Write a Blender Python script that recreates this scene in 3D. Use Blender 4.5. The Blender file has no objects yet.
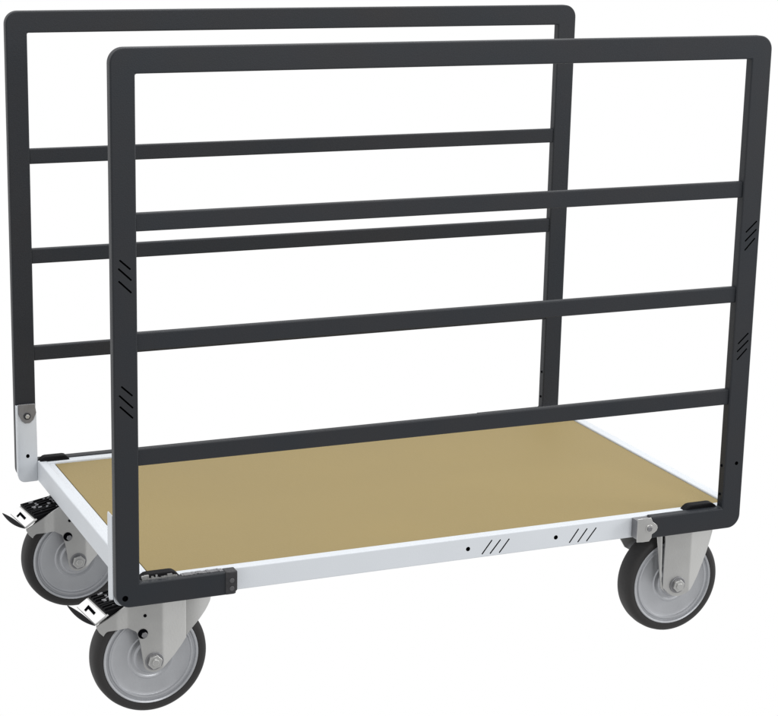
import bpy, bmesh, math, random
from mathutils import Vector, Matrix
random.seed(4)
S = bpy.context.scene
COL = S.collection

# ------------------------------------------------------------------ camera
cam_d = bpy.data.cameras.new("camera")
cam = bpy.data.objects.new("camera", cam_d)
COL.objects.link(cam)
S.camera = cam
F, CX, CY = 1937.06, 374.06, 342.89
yaw, pitch, roll = 0.4073, -0.2444, 0.0210
fwd = Vector((math.sin(yaw)*math.cos(pitch), math.cos(yaw)*math.cos(pitch), math.sin(pitch)))
rgt = Vector((math.cos(yaw), -math.sin(yaw), 0))
upv = rgt.cross(fwd)
r2 = math.cos(roll)*rgt + math.sin(roll)*upv
u2 = -math.sin(roll)*rgt + math.cos(roll)*upv
M = Matrix((r2, u2, -fwd)).transposed().to_4x4()
M.translation = Vector((-0.7888, -2.8586, 1.4168))
cam.matrix_world = M
cam_d.sensor_fit = 'HORIZONTAL'
cam_d.sensor_width = 36
cam_d.lens = F*36/778
cam_d.shift_x = (389-CX)/778
cam_d.shift_y = (CY-358)/778
cam_d.clip_start = 0.05
cam_d.clip_end = 100

# ------------------------------------------------------------------ world and studio lamps
w = bpy.data.worlds.new("World")
S.world = w
w.use_nodes = True
bg = w.node_tree.nodes["Background"]
bg.inputs[1].default_value = 1.0
# white world; dimming behind the camera and below is added for contrast on metal
wt = w.node_tree
geo = wt.nodes.new("ShaderNodeTexCoord"); sep = wt.nodes.new("ShaderNodeSeparateXYZ")
wt.links.new(geo.outputs["Generated"], sep.inputs[0])
def ramp(sock, a, b, lo):
    m = wt.nodes.new("ShaderNodeMapRange"); m.interpolation_type = 'SMOOTHSTEP'
    m.inputs[1].default_value = a; m.inputs[2].default_value = b
    m.inputs[3].default_value = lo; m.inputs[4].default_value = 1.0
    wt.links.new(sock, m.inputs[0]); return m.outputs[0]
ml = wt.nodes.new("ShaderNodeMath"); ml.operation = 'MULTIPLY'
wt.links.new(ramp(sep.outputs[1], -.96, -.52, .34), ml.inputs[0])
wt.links.new(ramp(sep.outputs[2], -.98, -.75, .85), ml.inputs[1])
wt.links.new(ml.outputs[0], bg.inputs[0])
S.view_settings.view_transform = 'Standard'
S.view_settings.look = 'None'
S.view_settings.exposure = 0
S.view_settings.gamma = 1

def area(name, loc, target, size, power):
    d = bpy.data.lights.new(name, 'AREA')
    d.shape = 'SQUARE'; d.size = size; d.energy = power
    o = bpy.data.objects.new(name, d); COL.objects.link(o)
    o.location = loc
    o.rotation_euler = (Vector(target)-Vector(loc)).to_track_quat('-Z', 'Y').to_euler()
area("overhead_softbox", (0.7, 0.5, 3.4), (0.6, 0.36, 0.3), 1.6, 55)
area("key_softbox", (1.5, -4.2, 2.2), (0.6, 0.3, 0.4), 1.6, 70)
area("side_softbox", (4.2, -1.4, 1.6), (0.6, 0.3, 0.3), 1.2, 45)

# ------------------------------------------------------------------ materials
def mat(name, col, rough=.5, metal=0., spec=.5, var=.0, vscale=8., bump=0., bscale=400., col2=None):
    m = bpy.data.materials.new(name); m.use_nodes = True
    nt = m.node_tree; b = nt.nodes["Principled BSDF"]
    b.inputs["Roughness"].default_value = rough
    b.inputs["Metallic"].default_value = metal
    b.inputs["Specular IOR Level"].default_value = spec
    tc = nt.nodes.new("ShaderNodeTexCoord")
    n = nt.nodes.new("ShaderNodeTexNoise"); n.inputs["Scale"].default_value = vscale
    n.inputs["Detail"].default_value = 5
    nt.links.new(tc.outputs["Object"], n.inputs["Vector"])
    r = nt.nodes.new("ShaderNodeMix"); r.data_type = 'RGBA'
    c2 = col2 or tuple(c*(1+var) for c in col)
    c1 = tuple(c*(1-var) for c in col)
    r.inputs[6].default_value = (*c1, 1); r.inputs[7].default_value = (*c2, 1)
    nt.links.new(n.outputs["Fac"], r.inputs[0]); nt.links.new(r.outputs[2], b.inputs["Base Color"])
    rr = nt.nodes.new("ShaderNodeMapRange")
    rr.inputs[3].default_value = max(.05, rough-.08); rr.inputs[4].default_value = rough+.08
    nt.links.new(n.outputs["Fac"], rr.inputs[0]); nt.links.new(rr.outputs[0], b.inputs["Roughness"])
    if bump:
        n2 = nt.nodes.new("ShaderNodeTexNoise"); n2.inputs["Scale"].default_value = bscale
        n2.inputs["Detail"].default_value = 3
        nt.links.new(tc.outputs["Object"], n2.inputs["Vector"])
        bp = nt.nodes.new("ShaderNodeBump"); bp.inputs["Strength"].default_value = bump
        bp.inputs["Distance"].default_value = .0006
        nt.links.new(n2.outputs["Fac"], bp.inputs["Height"]); nt.links.new(bp.outputs[0], b.inputs["Normal"])
    return m
CHAR = mat("charcoal_powder_coat", (.012, .018, .025), .50, 0, .28, .0, 6, .3, 420, (.022, .020, .021))
BLACK = mat("black_plastic", (.005, .005, .006), .6, 0, .1, .3, 30, .4, 300)
HOLE = mat("recess_shade_and_black_parts", (.003, .003, .004), .9, 0, .0)  # near-black paints the shade inside cut holes; also colours small dark fittings
WHITE = mat("white_powder_coat", (.585, .612, .645), .5, 0, .3, .035, 9, .25, 500)
BOARD = mat("tan_phenolic_board", (.270, .208, .092), .62, 0, .2, .05, 4, .5, 250)
ZINC = mat("galvanised_steel", (.50, .50, .49), .34, .8, .5, .10, 16, .3, 250)
ZINCD = mat("dull_galvanised_steel", (.24, .24, .25), .42, .8, .5, .2, 60, .4, 300)
DISC = mat("grey_wheel_disc", (.42, .43, .45), .40, .5, .4, .10, 18, .3, 300)
RUB = mat("dark_rubber_tyre", (.022, .021, .021), .62, 0, .35, .2, 22, .6, 180)
WLAB = mat("white_pedal_sticker", (.85, .85, .85), .5)

# ------------------------------------------------------------------ mesh helpers
def link(name, me, parent=None):
    o = bpy.data.objects.new(name, me); COL.objects.link(o)
    if parent: o.parent = parent
    return o
def finish(bm, name, mats, parent, smooth=35):
    bmesh.ops.recalc_face_normals(bm, faces=bm.faces)
    me = bpy.data.meshes.new(name); bm.to_mesh(me); bm.free()
    for m in (mats if isinstance(mats, (list, tuple)) else [mats]): me.materials.append(m)
    if smooth:
        for p in me.polygons: p.use_smooth = True
        me.set_sharp_from_angle(angle=math.radians(smooth))
    return link(name, me, parent)
def bake(o, keep=False):
    """apply the modifiers of o"""
    dg = bpy.context.evaluated_depsgraph_get()
    me = bpy.data.meshes.new_from_object(o.evaluated_get(dg))
    o.modifiers.clear(); o.data = me
    if keep: return
    for p in me.polygons: p.use_smooth = True
    me.set_sharp_from_angle(angle=math.radians(32))
def bevel(o, wd, seg=3, ang=50):
    m = o.modifiers.new("bevel", 'BEVEL'); m.width = wd; m.segments = seg
    m.limit_method = 'ANGLE'; m.angle_limit = math.radians(ang); m.harden_normals = False
def poly_y(bm, pts, y0, y1, mi=0):
    """XZ outline extruded along y"""
    a = [bm.verts.new((x, y0, z)) for x, z in pts]
    b = [bm.verts.new((x, y1, z)) for x, z in pts]
    n = len(pts); fs = [bm.faces.new(a), bm.faces.new(b[::-1])]
    for i in range(n): fs.append(bm.faces.new((a[i], b[i], b[(i+1) % n], a[(i+1) % n])))
    for f in fs: f.material_index = mi
    return fs
def box(bm, x0, x1, y0, y1, z0, z1, mi=0):
    return poly_y(bm, [(x0, z0), (x1, z0), (x1, z1), (x0, z1)], y0, y1, mi)
def cyl_y(bm, x, z, r, y0, y1, n=24, mi=0, ph=0):
    return poly_y(bm, [(x+r*math.cos(ph+2*math.pi*i/n), z+r*math.sin(ph+2*math.pi*i/n)) for i in range(n)], y0, y1, mi)
def slot_pts(ax, az, bx, bz, r):
    a = math.atan2(bz-az, bx-ax); p = []
    for i in range(7): t = a+math.pi/2+math.pi*i/6; p.append((ax+r*math.cos(t), az+r*math.sin(t)))
    for i in range(7): t = a-math.pi/2+math.pi*i/6; p.append((bx+r*math.cos(t), bz+r*math.sin(t)))
    return p
def arc(cx, cz, r, a0, a1, n=10):
    return [(cx+r*math.cos(math.radians(a0+(a1-a0)*i/n)), cz+r*math.sin(math.radians(a0+(a1-a0)*i/n))) for i in range(n+1)]
def cut(o, shapes, y0, y1):
    """real recesses cut in the front wall; cut faces are coloured near-black to stand for the shade inside"""
    bm = bmesh.new()
    for s in shapes: poly_y(bm, s, y0, y1)
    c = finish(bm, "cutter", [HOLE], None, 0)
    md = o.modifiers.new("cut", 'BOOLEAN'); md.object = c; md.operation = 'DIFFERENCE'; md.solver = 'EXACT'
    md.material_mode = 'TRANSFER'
    wn = o.modifiers.new('wn', 'WEIGHTED_NORMAL'); wn.keep_sharp = True
    bpy.context.view_layer.update()
    bake(o, True)
    bpy.data.objects.remove(c)

# ------------------------------------------------------------------ dimensions
L, W, Z0, Z1 = 1.19, .7277, .230, 1.1333
T, D = .0400, .0195                      # tube face and depth
LIP = .268

root = bpy.data.objects.new("platform_trolley", None); COL.objects.link(root)
root.location = (L/2, W/2, 0.01)
root["label"] = "platform trolley with two charcoal tubular side frames, tan board deck, white rim and grey wheels"
root["category"] = "trolley"
ROOT_INV = Matrix.Translation((-L/2, -W/2, -0.01))
def attach(o, par=root):
    """keep world-space mesh coordinates under the root"""
    o.parent = par
    if par is root: o.matrix_parent_inverse = ROOT_INV

# ------------------------------------------------------------------ side frames
def side_frame(front):
    s = 1 if front else -1
    Y = (lambda y: y) if front else (lambda y: W-y)
    R = .0245; sl, sr = .205, 1.0
    out = [(sl, Z0)] + [] 
    pts = [(sl, Z0+T), (sl, Z0)]
    pts += arc(0+R, Z0+R, R, 270, 180)
    pts += arc(R, Z1-R, R, 180, 90)
    pts += arc(L-R, Z1-R, R, 90, 0)
    pts += arc(L-R, Z0+R, R, 0, -90)
    pts += [(sr, Z0), (sr, Z0+T), (L-T, Z0+T), (L-T, Z1-T), (T, Z1-T), (T, Z0+T)]
    bm = bmesh.new(); poly_y(bm, pts, Y(0), Y(D))
    fr = finish(bm, "side_frame", [CHAR, HOLE], None)
    bevel(fr, .0028, 3, 50)
    wn = fr.modifiers.new('wn', 'WEIGHTED_NORMAL'); wn.keep_sharp = True
    bpy.context.view_layer.update(); bake(fr)
    sh = []
    for a in [(.0128, .8057, .0286, .7915), (.0105, .7925, .030, .774), (.0108, .7725, .0298, .7541),
              (.0133, .6027, .0297, .5874), (.0095, .5883, .0305, .5673), (.0105, .5700, .0303, .5505),
              (1.1815, .8051, 1.1615, .7872), (1.1820, .7904, 1.1610, .7711), (1.180, .7743, 1.1615, .7547),
              (1.180, .6000, 1.1610, .5827), (1.1810, .5864, 1.1600, .5679), (1.179, .571, 1.1608, .5529)]:
        sh.append(slot_pts(*a, .0014))
    for x, z, r in [(.0150, .2470, .0050), (1.1745, .355, .0036)]:
        sh.append([(x+r*math.cos(2*math.pi*i/20), z+r*math.sin(2*math.pi*i/20)) for i in range(20)])
    cut(fr, sh, Y(-.01), Y(.005))
    attach(fr)
    # rails
    for zt in (.8775, .6867, .4965):
        bm = bmesh.new(); box(bm, T-.0012, L-T+.0012, Y(.0042), Y(.0168), zt-.0287, zt)
        r = finish(bm, "rail", CHAR, fr); bevel(r, .0022, 3)
        wn = r.modifiers.new('wn', 'WEIGHTED_NORMAL'); wn.keep_sharp = True
    # bolt heads on the inside of the posts
    for x, z in ((L-T-.0001, .350), (L-T-.0001, .2950)):
        bm = bmesh.new()
        m = Matrix.Translation((x, Y(.011), z)) @ Matrix.Rotation(math.pi/2, 4, 'Y')
        bmesh.ops.create_cone(bm, cap_ends=True, segments=16, radius1=.0026, radius2=.0026, depth=.002, matrix=m)
        finish(bm, "bolt", HOLE, fr)
    # clamp at the right stub: lobed zinc plate with a bolt
    y = Y(-.0020); y1 = Y(.0195)
    bm = bmesh.new()
    tp = Z0+T+.0010 if front else Z0+T-.0030
    p = [(.970, Z0-.0035), (.970, tp), (.998, tp), (1.0015, Z0+T-.007)]
    p += [(1.0020+.0110*math.cos(math.radians(a)), .2500+.0095*math.sin(math.radians(a))) for a in (60, 30, 0, -30, -60)]
    p += [(1.0010, .2385), (1.0010, .232), (.996, Z0-.0045), (.982, Z0-.0045)]
    poly_y(bm, p, y, Y(-.0004))
    cl = finish(bm, "end_clamp", [ZINC, HOLE], fr); bevel(cl, .0012, 2)
    bm = bmesh.new(); box(bm, .9705, 1.0005, Y(-.0006), Y(.0192), Z0+.0015, Z0+T-.003)
    finish(bm, "clamp_body", ZINCD, fr)
    bm = bmesh.new()
    cyl_y(bm, .9950, .2500, .0078, y-.0012*s, y+.001*s, 28, 0)
    cyl_y(bm, .9950, .2500, .0052, y-.0030*s, y+.0008*s, 6, 1, .3)
    b = finish(bm, "bolt", [ZINC, ZINCD], fr); bevel(b, .0006, 2)
    # left stub end: dull clip with two dimples
    bm = bmesh.new()
    poly_y(bm, [(.186, Z0+.001), (.200, Z0+.001), (.2065, Z0+.008), (.2065, Z0+T+.001 if front else Z0+T-.002), (.186, Z0+T+.001 if front else Z0+T-.002)], Y(-.0022), Y(.0192))
    e = finish(bm, "end_cap", mat_dark_clip, fr); bevel(e, .0015, 2)
    for zz in (.2555, .2415):
        bm = bmesh.new()
        cyl_y(bm, .1965, zz, .0042, Y(-.0034), Y(-.001), 18)
        b = finish(bm, "rivet", RIV, fr); bevel(b, .0008, 2)
    return fr
mat_dark_clip = mat("blackened_steel_clip", (.035, .035, .038), .45, .3, .4, .4, 90, .5, 300)
RIV = mat("dark_rivet", (.10, .10, .105), .45, .6, .5, .2, 60)
ff = side_frame(True)
rf = side_frame(False)

# ------------------------------------------------------------------ deck
def rail_x(name, y0, y1, zt, x0, x1, cuts=None, front=True):
    bm = bmesh.new(); box(bm, x0, x1, min(y0, y1), max(y0, y1), .2285, zt)
    o = finish(bm, name, [WHITE, HOLE], None); bevel(o, .0022, 3)
    bpy.context.view_layer.update(); bake(o)
    if cuts: cut(o, cuts, *((y0-.01, y0+.004) if front else (y0-.004, y0+.01)))
    return o
base_bm = bmesh.new()
# steel pan under the board with cross members
box(base_bm, .0605, 1.183, .0415, W-.0415, .2440, .2565)
for x in (.13, .42, .77, 1.10): box(base_bm, x-.02, x+.02, .0417, W-.0417, .2300, .2450)
deck = finish(base_bm, "deck_frame", WHITE, None); attach(deck)
sl = []
for g in ([(.6868, .2580, .6690, .2352), (.7036, .2568, .6848, .2342), (.7209, .2562, .7030, .2338)],
          [(.8603, .2580, .8434, .2350), (.8779, .2566, .8608, .2342), (.8965, .2560, .8786, .2338)]):
    for a in g: sl.append(slot_pts(*a, .00125))
for x, z in ((.6408, .2476), (.8150, .2480)):
    sl.append([(x+.0041*math.cos(2*math.pi*i/20), z+.0041*math.sin(2*math.pi*i/20)) for i in range(20)])
a = rail_x("side_rail", .0200, .0405, LIP, .0415, 1.186, sl); a.parent = deck
a = rail_x("side_rail", W-.0200, W-.0405, LIP, .0415, 1.186, None, False); a.parent = deck
# left end rail: outer face, flat lip, shallow inner step
def end_rail(prof, y0, y1):
    bm = bmesh.new()
    va = [bm.verts.new((x, y0, z)) for x, z in prof]; vb = [bm.verts.new((x, y1, z)) for x, z in prof]
    n = len(prof); bm.faces.new(va); bm.faces.new(vb[::-1])
    for i in range(n): bm.faces.new((va[i], vb[i], vb[(i+1) % n], va[(i+1) % n]))
    o = finish(bm, "end_rail", WHITE, deck); bevel(o, .0022, 3, 25)
end_rail([(.0400, .2280), (.0400, .2690), (.0560, .2690), (.0600, .2650), (.0700, .2650), (.0700, .2280)], .0228, W-.0228)
end_rail([(1.1812, .2285), (1.1812, .2672), (1.2010, .2672), (1.2030, .2285)], .0408, W-.0408)

bm = bmesh.new(); box(bm, .0712, 1.1800, .0415, W-.0415, .2570, .2642)
board = finish(bm, "deck_board", BOARD, None); bevel(board, .0008, 2); attach(board)

# ------------------------------------------------------------------ corner pads on the lip
def corner_pad(x0, x1, front, zinc=False):
    Y = (lambda y: y) if front else (lambda y: W-y)
    bm = bmesh.new()
    n = 14; p = [(x0, LIP-.004)]
    for i in range(n+1):
        t = i/n; e = min(1, min(t, 1-t)*5.0)
        p.append((x0+(x1-x0)*t, LIP+.0012+.0085*math.sin(e*math.pi/2)))
    p.append((x1, LIP-.004))
    poly_y(bm, p, Y(.0150), Y(.0335))
    o = finish(bm, "corner_pad", BLACK, None); bevel(o, .0022, 3, 40); attach(o)
    if zinc:
        o["label"] = "corner pad held by small zinc clips"
        bm = bmesh.new(); rnd = random.Random(5)
        x = x0+.003
        while x < x1-.006:      # one crimped strip: a low bar with uneven teeth
            wd = .002+.004*rnd.random()
            box(bm, x, x+wd, .0115+.001*rnd.random(), .0160, LIP-.001, LIP+.0030+.0065*rnd.random())
            x += wd*.92
        c = finish(bm, "clip_strip", ZINC, o)
    return o
corner_pad(.0440, .1120, True, True)
corner_pad(1.0800, 1.1490, True)
corner_pad(.0430, .1020, False)
# serrated zinc edge strip lying on top of the front left stub
bm = bmesh.new(); rnd = random.Random(9)
x = .114
while x < .184:
    wd = .002+.004*rnd.random()
    box(bm, x, x+wd, .0075+.003*rnd.random(), .0195, Z0+T-.0012, Z0+T+.0006+.0012*rnd.random())
    x += wd*.93
o = finish(bm, "edge_strip", ZINCD, ff)

# ------------------------------------------------------------------ left end brackets
def end_bracket(front):
    Y = (lambda y: y) if front else (lambda y: W-y)
    ya, yb = D+.0006, D+.0040
    x0, x1 = (.0020, .0392)
    bm = bmesh.new()
    p = [(x1+.0015, .2275), (x1+.0015, .300), (x1+.001, .362), (x1-.003, .376), (x1-.003, .3835), (x0, .3835)]
    p += arc(x0+.014, .2270+.014, .014, 180, 270, 8)
    poly_y(bm, p, Y(ya), Y(yb))
    br = finish(bm, "end_bracket", [WHITE, HOLE], None); bevel(br, .0014, 2)
    bpy.context.view_layer.update(); bake(br)
    cut(br, [[(.0215+.0036*math.cos(2*math.pi*i/20), .2800+.0040*math.sin(2*math.pi*i/20)) for i in range(20)]], Y(yb+.004), Y(ya+.0003))
    attach(br)
    # side flange folded inwards
    bm = bmesh.new()
    d = .024 if front else .0075
    zl = .236 if front else .246
    poly = [(Y(ya), .3835), (Y(yb+d*.9), .3835), (Y(yb+d), .380), (Y(yb+d), zl), (Y(yb+d*.8), zl-.004), (Y(ya), zl+.004)]
    xa = x0-.0024
    A = [bm.verts.new((xa, y, z)) for y, z in poly]; B = [bm.verts.new((xa+.0022, y, z)) for y, z in poly]
    bm.faces.new(A); bm.faces.new(B[::-1])
    for i in range(6): bm.faces.new((A[i], B[i], B[(i+1) % 6], A[(i+1) % 6]))
    fl = finish(bm, "flange", WHITE, br); bevel(fl, .0009, 2)
    # zinc washer plate and bolt near the top
    bm = bmesh.new()
    poly_y(bm, [(.0045, .3848), (.0370, .3848), (.0398, .366), (.0330, .3520), (.0265, .3465), (.0175, .3465), (.0110, .3520), (.0045, .366)], Y(yb-.0005), Y(yb+.0016))
    wp = finish(bm, "washer_plate", ZINCD, br); bevel(wp, .0007, 2)
    bm = bmesh.new()
    cyl_y(bm, .0215, .3610, .0070, Y(yb+.001), Y(yb+.0034), 24, 0)
    cyl_y(bm, .0215, .3610, .0045, Y(yb+.003), Y(yb+.0062), 6, 1)
    b = finish(bm, "bolt", [mat_dark_clip, ZINC], br); bevel(b, .0006, 2)
end_bracket(True)
end_bracket(False)

# ------------------------------------------------------------------ casters
def lathe_y(bm, prof, n=96, mi=0):
    rings = []
    for r, y in prof:
        rings.append([bm.verts.new((r*math.cos(2*math.pi*i/n), y, r*math.sin(2*math.pi*i/n))) for i in range(n)] if r > 1e-6 else [bm.verts.new((0, y, 0))])
    for a, b in zip(rings, rings[1:]):
        for i in range(n):
            j = (i+1) % n
            if len(a) == 1: f = bm.faces.new((a[0], b[i], b[j]))
            elif len(b) == 1: f = bm.faces.new((a[i], b[0], a[j]))
            else: f = bm.faces.new((a[i], b[i], b[j], a[j]))
            f.material_index = mi
H = .0225
def wheel(parent):
    half = [(.0, -.0235), (.013, -.0235), (.0135, -.0215), (.0265, -.0205), (.0285, -.0175), (.0300, -.0165),
            (.0335, -.0163), (.0355, -.0175), (.0385, -.0178), (.0405, -.0160), (.0640, -.0155), (.0690, -.0172), (.0705, -.0195),
            (.0730, -.0198), (.0745, -.0178), (.0770, -.0176), (.0785, -.0212), (.0810, -.0222), (.0826, -.0208)]
    bm = bmesh.new()
    lathe_y(bm, half + [(r, -y) for r, y in half[::-1]])
    d = finish(bm, "wheel_disc", DISC, parent, 28)
    t = [(.0827, -.0195), (.0835, -.0212), (.0890, -.0220), (.0940, -.0205), (.0975, -.0165), (.0992, -.0100), (.1000, 0)]
    bm = bmesh.new()
    lathe_y(bm, t + [(r, -y) for r, y in t[-2::-1]] + [(.0800, .010), (.0800, -.010), t[0]])
    ty = finish(bm, "tyre", RUB, parent, 50)
    return d, ty
def sheet(bm, xs, zb, zt, yf, rows=8, mi=0, skip=None):
    """pressed sheet: columns along x, folded in y by yf"""
    g = []
    for x in xs:
        b, t = zb(x), zt(x)
        g.append([bm.verts.new((x, yf(x, b+(t-b)*k/rows), b+(t-b)*k/rows)) for k in range(rows+1)])
    for i in range(len(xs)-1):
        for k in range(rows):
            f = bm.faces.new((g[i][k], g[i+1][k], g[i+1][k+1], g[i][k+1])); f.material_index = mi
def interp(tab):
    def f(x):
        if x <= tab[0][0]: return tab[0][1]
        for (a, b), (c, d) in zip(tab, tab[1:]):
            if x <= c: return b+(d-b)*(x-a)/(c-a)
        return tab[-1][1]
    return f
def frange(a, b, n): return [a+(b-a)*i/n for i in range(n+1)]
# everything below is relative to the axle (x, y, z) = (0, 0, 0); caster top at z = +.1175
TOP = .1170
def fork_obj(bm, name, th=.0032):
    for f in bm.faces: f.smooth = True
    me = bpy.data.meshes.new(name); bm.to_mesh(me); bm.free(); me.materials.append(ZINC)
    o = link(name, me)
    m = o.modifiers.new("solid", 'SOLIDIFY'); m.thickness = th; m.offset = 0
    bpy.context.view_layer.update(); bake(o)
    return o
def axle(parent, r=.0128):
    bm = bmesh.new()
    cyl_y(bm, 0, 0, .0158, -.0398, .0398, 32, 1)
    cyl_y(bm, 0, 0, r, -.0450, .0450, 6, 0, .25)
    cyl_y(bm, 0, 0, .0060, -.0475, .0475, 20, 0)
    o = finish(bm, "axle_bolt", [ZINC, ZINCD], parent); bevel(o, .0008, 2)
def join(parts):
    """merge meshes into the first object's mesh (mesh level, no operators)"""
    bm = bmesh.new(); mats = []
    for p in parts:
        idx = []
        for m in p.data.materials:
            if m not in mats: mats.append(m)
            idx.append(mats.index(m))
        n0 = len(bm.faces); bm.from_mesh(p.data); bm.faces.ensure_lookup_table()
        for f in bm.faces[n0:]: f.material_index = idx[f.material_index] if idx else 0
    me = bpy.data.meshes.new(parts[0].name); bm.to_mesh(me); bm.free()
    for m in mats: me.materials.append(m)
    for p in me.polygons: p.use_smooth = True
    me.set_sharp_from_angle(angle=math.radians(32))
    for p in parts[1:]: bpy.data.objects.remove(p)
    parts[0].data = me
    return parts[0]

def swivel_caster():
    # front sheet: shelf on the left, leg in the middle, wrap-around nose on the right
    zb = interp([(-.099, .0735), (-.094, .0640), (-.087, .0570), (-.0845, .0625), (-.080, .0650), (-.045, .0652), (-.030, .056), (-.024, .036), (-.020, .006),
                 (-.0175, -.009), (-.012, -.0155), (-.004, -.0190), (.004, -.0190), (.012, -.0160), (.022, -.0085),
                 (.036, .004), (.050, .019), (.060, .032), (.070, .044), (.082, .056), (.095, .070), (.105, .083), (.110, .095)])
    zt = interp([(-.099, .0760), (-.070, .0920), (-.045, .1060), (-.025, TOP), (.110, TOP)])
    def yf(x, z):
        y = -.0365
        y += .010*max(0, min(1, (z-.02)/.09))*0
        if x > .0145: y += .0110*min(1, (x-.0145)/.0440)
        if x > .0585: y += .0020+.0235*(1-math.sqrt(max(0, 1-((x-.0585)/.0520)**2)))
        if x < -.045: y -= .0030*min(1, (-.045-x)/.02)
        return y
    xs = frange(-.099, -.020, 34)+frange(-.018, .022, 20)+frange(.0235, .0583, 20)+frange(.0590, .110, 40)
    obs = []
    bm = bmesh.new(); sheet(bm, xs, zb, zt, yf, 12)
    obs.append(fork_obj(bm, "caster"))
    bm = bmesh.new(); sheet(bm, xs, zb, zt, lambda x, z: -yf(x, z), 12)
    obs.append(fork_obj(bm, "caster_b"))
    # swivel head, top plate
    bm = bmesh.new()
    c = Matrix.Translation((.035, 0, .1135))
    bmesh.ops.create_cone(bm, cap_ends=True, segments=48, radius1=.052, radius2=.047, depth=.0075, matrix=c)
    box(bm, -.030, .100, -.045, .045, TOP+.0008, TOP+.0050)
    h = finish(bm, "head", ZINC, None); bevel(h, .0012, 2); bpy.context.view_layer.update(); bake(h); obs.append(h)
    # crown that ties the two legs above the wheel
    bm = bmesh.new(); box(bm, -.022, .085, -.0310, .0310, .1060, .1095)
    h = finish(bm, "crown", ZINC, None); obs.append(h)
    f = join(obs)
    axle(f)
    bm = bmesh.new()
    cyl_y(bm, -.0195, .0515, .0085, -.0400, -.0365, 24, 1); cyl_y(bm, -.0175, .0500, .0055, -.0425, -.0395, 6, 0, .2)
    b = finish(bm, "bolt", [ZINCD, HOLE], f); bevel(b, .0006, 2)
    bm = bmesh.new(); cyl_y(bm, -.0155, .0830, .0028, -.0390, -.0360, 16, 0); finish(bm, "pin", HOLE, f)
    wheel(f)
    # brake pedal: sloping plate, white sticker with its mark, black tip, black ribbed pad
    # local plane: u along the slope (towards the deck), v in depth
    O = Vector((-.1010, -.0400, .0795)); U = Vector((.82, 0, .57)).normalized(); V = Vector((-.10, 1, .0)).normalized(); N = U.cross(V).normalized()
    if N.z < 0: N = -N
    def P(u, v, n=0.): return O+U*u+V*v+N*n
    def slab(bm, pts, n0, n1, mi=0):
        a = [bm.verts.new(P(u, v, n0)) for u, v in pts]; b = [bm.verts.new(P(u, v, n1)) for u, v in pts]; k = len(pts)
        for fc in [bm.faces.new(a), bm.faces.new(b[::-1])]+[bm.faces.new((a[i], b[i], b[(i+1) % k], a[(i+1) % k])) for i in range(k)]: fc.material_index = mi
    bm = bmesh.new()
    slab(bm, [(0, 0), (.027, 0), (.027, .088), (0, .088)], -.003, 0, 0)
    ped = finish(bm, "brake_pedal", [ZINC], f); bevel(ped, .001, 2)
    bm = bmesh.new()
    slab(bm, [(.0010, .001), (.0220, .001), (.0220, .086), (.0010, .086)], .0002, .0012, 0)
    # the mark: short bar with a slanted stem
    slab(bm, [(.0100, .026), (.0150, .028), (.0160, .064), (.0050, .060), (.0050, .052), (.0110, .054)], .0013, .0018, 1)
    st = finish(bm, "pedal_sticker", [WLAB, HOLE], f)
    bm = bmesh.new()   # tip: wedge that hangs off the free edge
    prof = [(0.0, .0020), (-.0050, .0022), (-.0090, .0000), (-.0100, -.0030), (-.0065, -.0050), (-.0020, -.0050), (0.0, -.0030)]
    nv = 12; rings = []
    for k in range(nv+1):
        t = k/nv; sc = math.sin(math.pi*(.03+.94*t))**.8
        rings.append([bm.verts.new(P(a*sc*.85-.0004-.008*t*t, -.003+.112*t, b*sc+.001)) for a, b in prof])
    for a, b in zip(rings, rings[1:]):
        for i in range(len(prof)): j = (i+1) % len(prof); bm.faces.new((a[i], a[j], b[j], b[i]))
    bm.faces.new(rings[0]); bm.faces.new(rings[-1][::-1])
    finish(bm, "pedal_tip", BLACK, f, 60)
    O = P(.0225, 0, -.004); U = Vector((.985, 0, .17)).normalized(); N = U.cross(V).normalized()
    if N.z < 0: N = -N
    bm = bmesh.new(); rnd = random.Random(2)
    slab(bm, [(0, .004), (.062, .010), (.062, .086), (0, .086)], -.004, .009, 0)
    for k in range(7):
        v = .010+.0105*k
        slab(bm, [(.001, v), (.060, v+.003), (.060, v+.007), (.001, v+.004)], .0085, .0108+.002*rnd.random(), 0)
    for k in range(22):
        u, v = .003+.052*rnd.random(), .010+.066*rnd.random()
        d = .003+.004*rnd.random()
        slab(bm, [(u, v), (u+d, v), (u+d*1.2, v+.004), (u, v+.005)], .0080, .0112+.002*rnd.random(), 1)
    pd = finish(bm, "pedal_pad", [BLACK, ZINCD], f); bevel(pd, .0007, 2)
    return f
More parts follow.
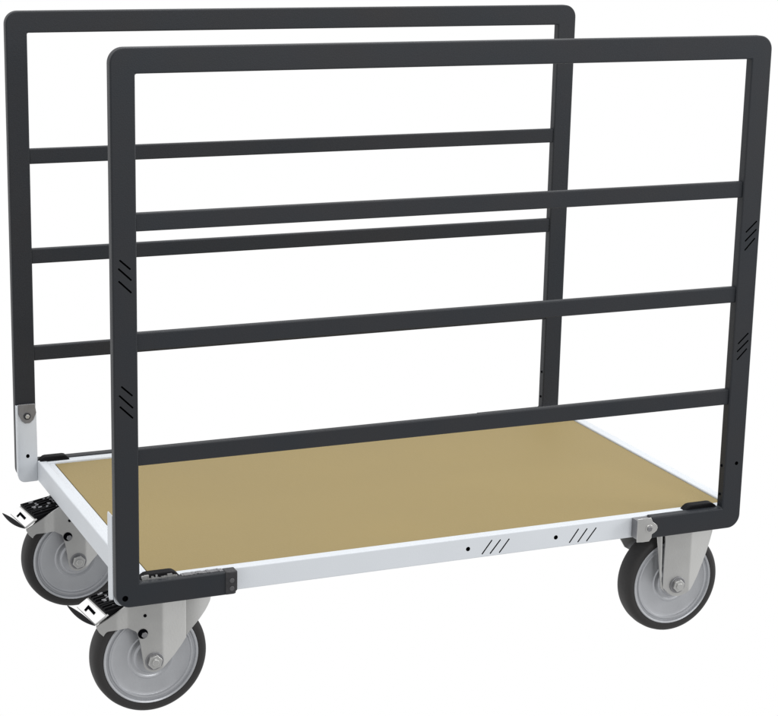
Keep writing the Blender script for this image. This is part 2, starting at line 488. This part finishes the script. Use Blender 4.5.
def fixed_caster():
    hub = [(-.0300, -.003), (-.018, -.0150), (-.010, -.0205), (0, -.0230), (.010, -.0225), (.020, -.0195), (.030, -.0140), (.036, -.006),
           (.046, .010), (.056, .032), (.066, .054), (.074, .078), (.078, .092)]
    zbr = interp(hub); obs = []
    for s in (-1, 1):
        bm = bmesh.new()
        def yf(x, z, s=s):
            y = .0350
            if x > .026: y -= .0115*min(1, (x-.026)/.05)
            return s*y
        xs = frange(-.0235, .026, 20)+frange(.028, .078, 26)
        sheet(bm, xs, zbr, lambda x: TOP if x > -.0195 else -.002, yf, 12) if False else None
        sheet(bm, frange(-.0310, .026, 22)+frange(.0275, .078, 26), zbr, lambda x: TOP, yf, 14)
        obs.append(fork_obj(bm, "caster"))
        # narrow flange on the left of the slit, leaning to the hub
        bm = bmesh.new()
        poly_y(bm, [(-.0500, TOP), (-.0375, TOP), (-.0335, .010), (-.0290, -.006), (-.0250, -.0120), (-.0350, -.003), (-.0420, .050)], s*.0355, s*.0325)
        e = finish(bm, "flange", ZINC, None); bevel(e, .001, 2); bpy.context.view_layer.update(); bake(e); obs.append(e)
        # dished shoulder spreading up to the plate, seen left of the wheel on the far side
        if s > 0:
            bm = bmesh.new()
            poly_y(bm, [(-.0950, TOP), (-.0500, TOP), (-.0420, .050), (-.0600, .050), (-.0760, .060), (-.0870, .078)], .0325, .0355)
            e = finish(bm, "web", ZINC, None); bevel(e, .001, 2); bpy.context.view_layer.update(); bake(e); obs.append(e)
    bm = bmesh.new()
    box(bm, -.075, .090, -.050, .050, TOP+.0008, TOP+.0050)
    box(bm, -.043, .070, -.0320, .0320, .1085, .1125)
    h = finish(bm, "head", ZINC, None); bevel(h, .001, 2); bpy.context.view_layer.update(); bake(h); obs.append(h)
    f = join(obs)
    axle(f, .0122)
    wheel(f)
    return f
def place(f, loc):
    f.parent = root; f.matrix_parent_inverse = ROOT_INV; f.location = loc
def copy_part(f):
    c = f.copy(); COL.objects.link(c)
    for ch in list(f.children):
        d = ch.copy(); COL.objects.link(d); d.parent = c
    return c
sw = swivel_caster(); sw["label"] = "braked swivel caster at the near left corner"
place(sw, (.0775, .0860, .1100))
sw2 = copy_part(sw); sw2["label"] = "braked swivel caster at the far left corner"
place(sw2, (.0790, .5900, .1100))
fx = fixed_caster(); fx["label"] = "fixed caster without a brake at the near right corner"
place(fx, (1.0945, .0860, .1105))
fx2 = copy_part(fx); fx2["label"] = "fixed caster hidden behind the deck at the far right corner"
place(fx2, (1.0945, .5900, .1105))
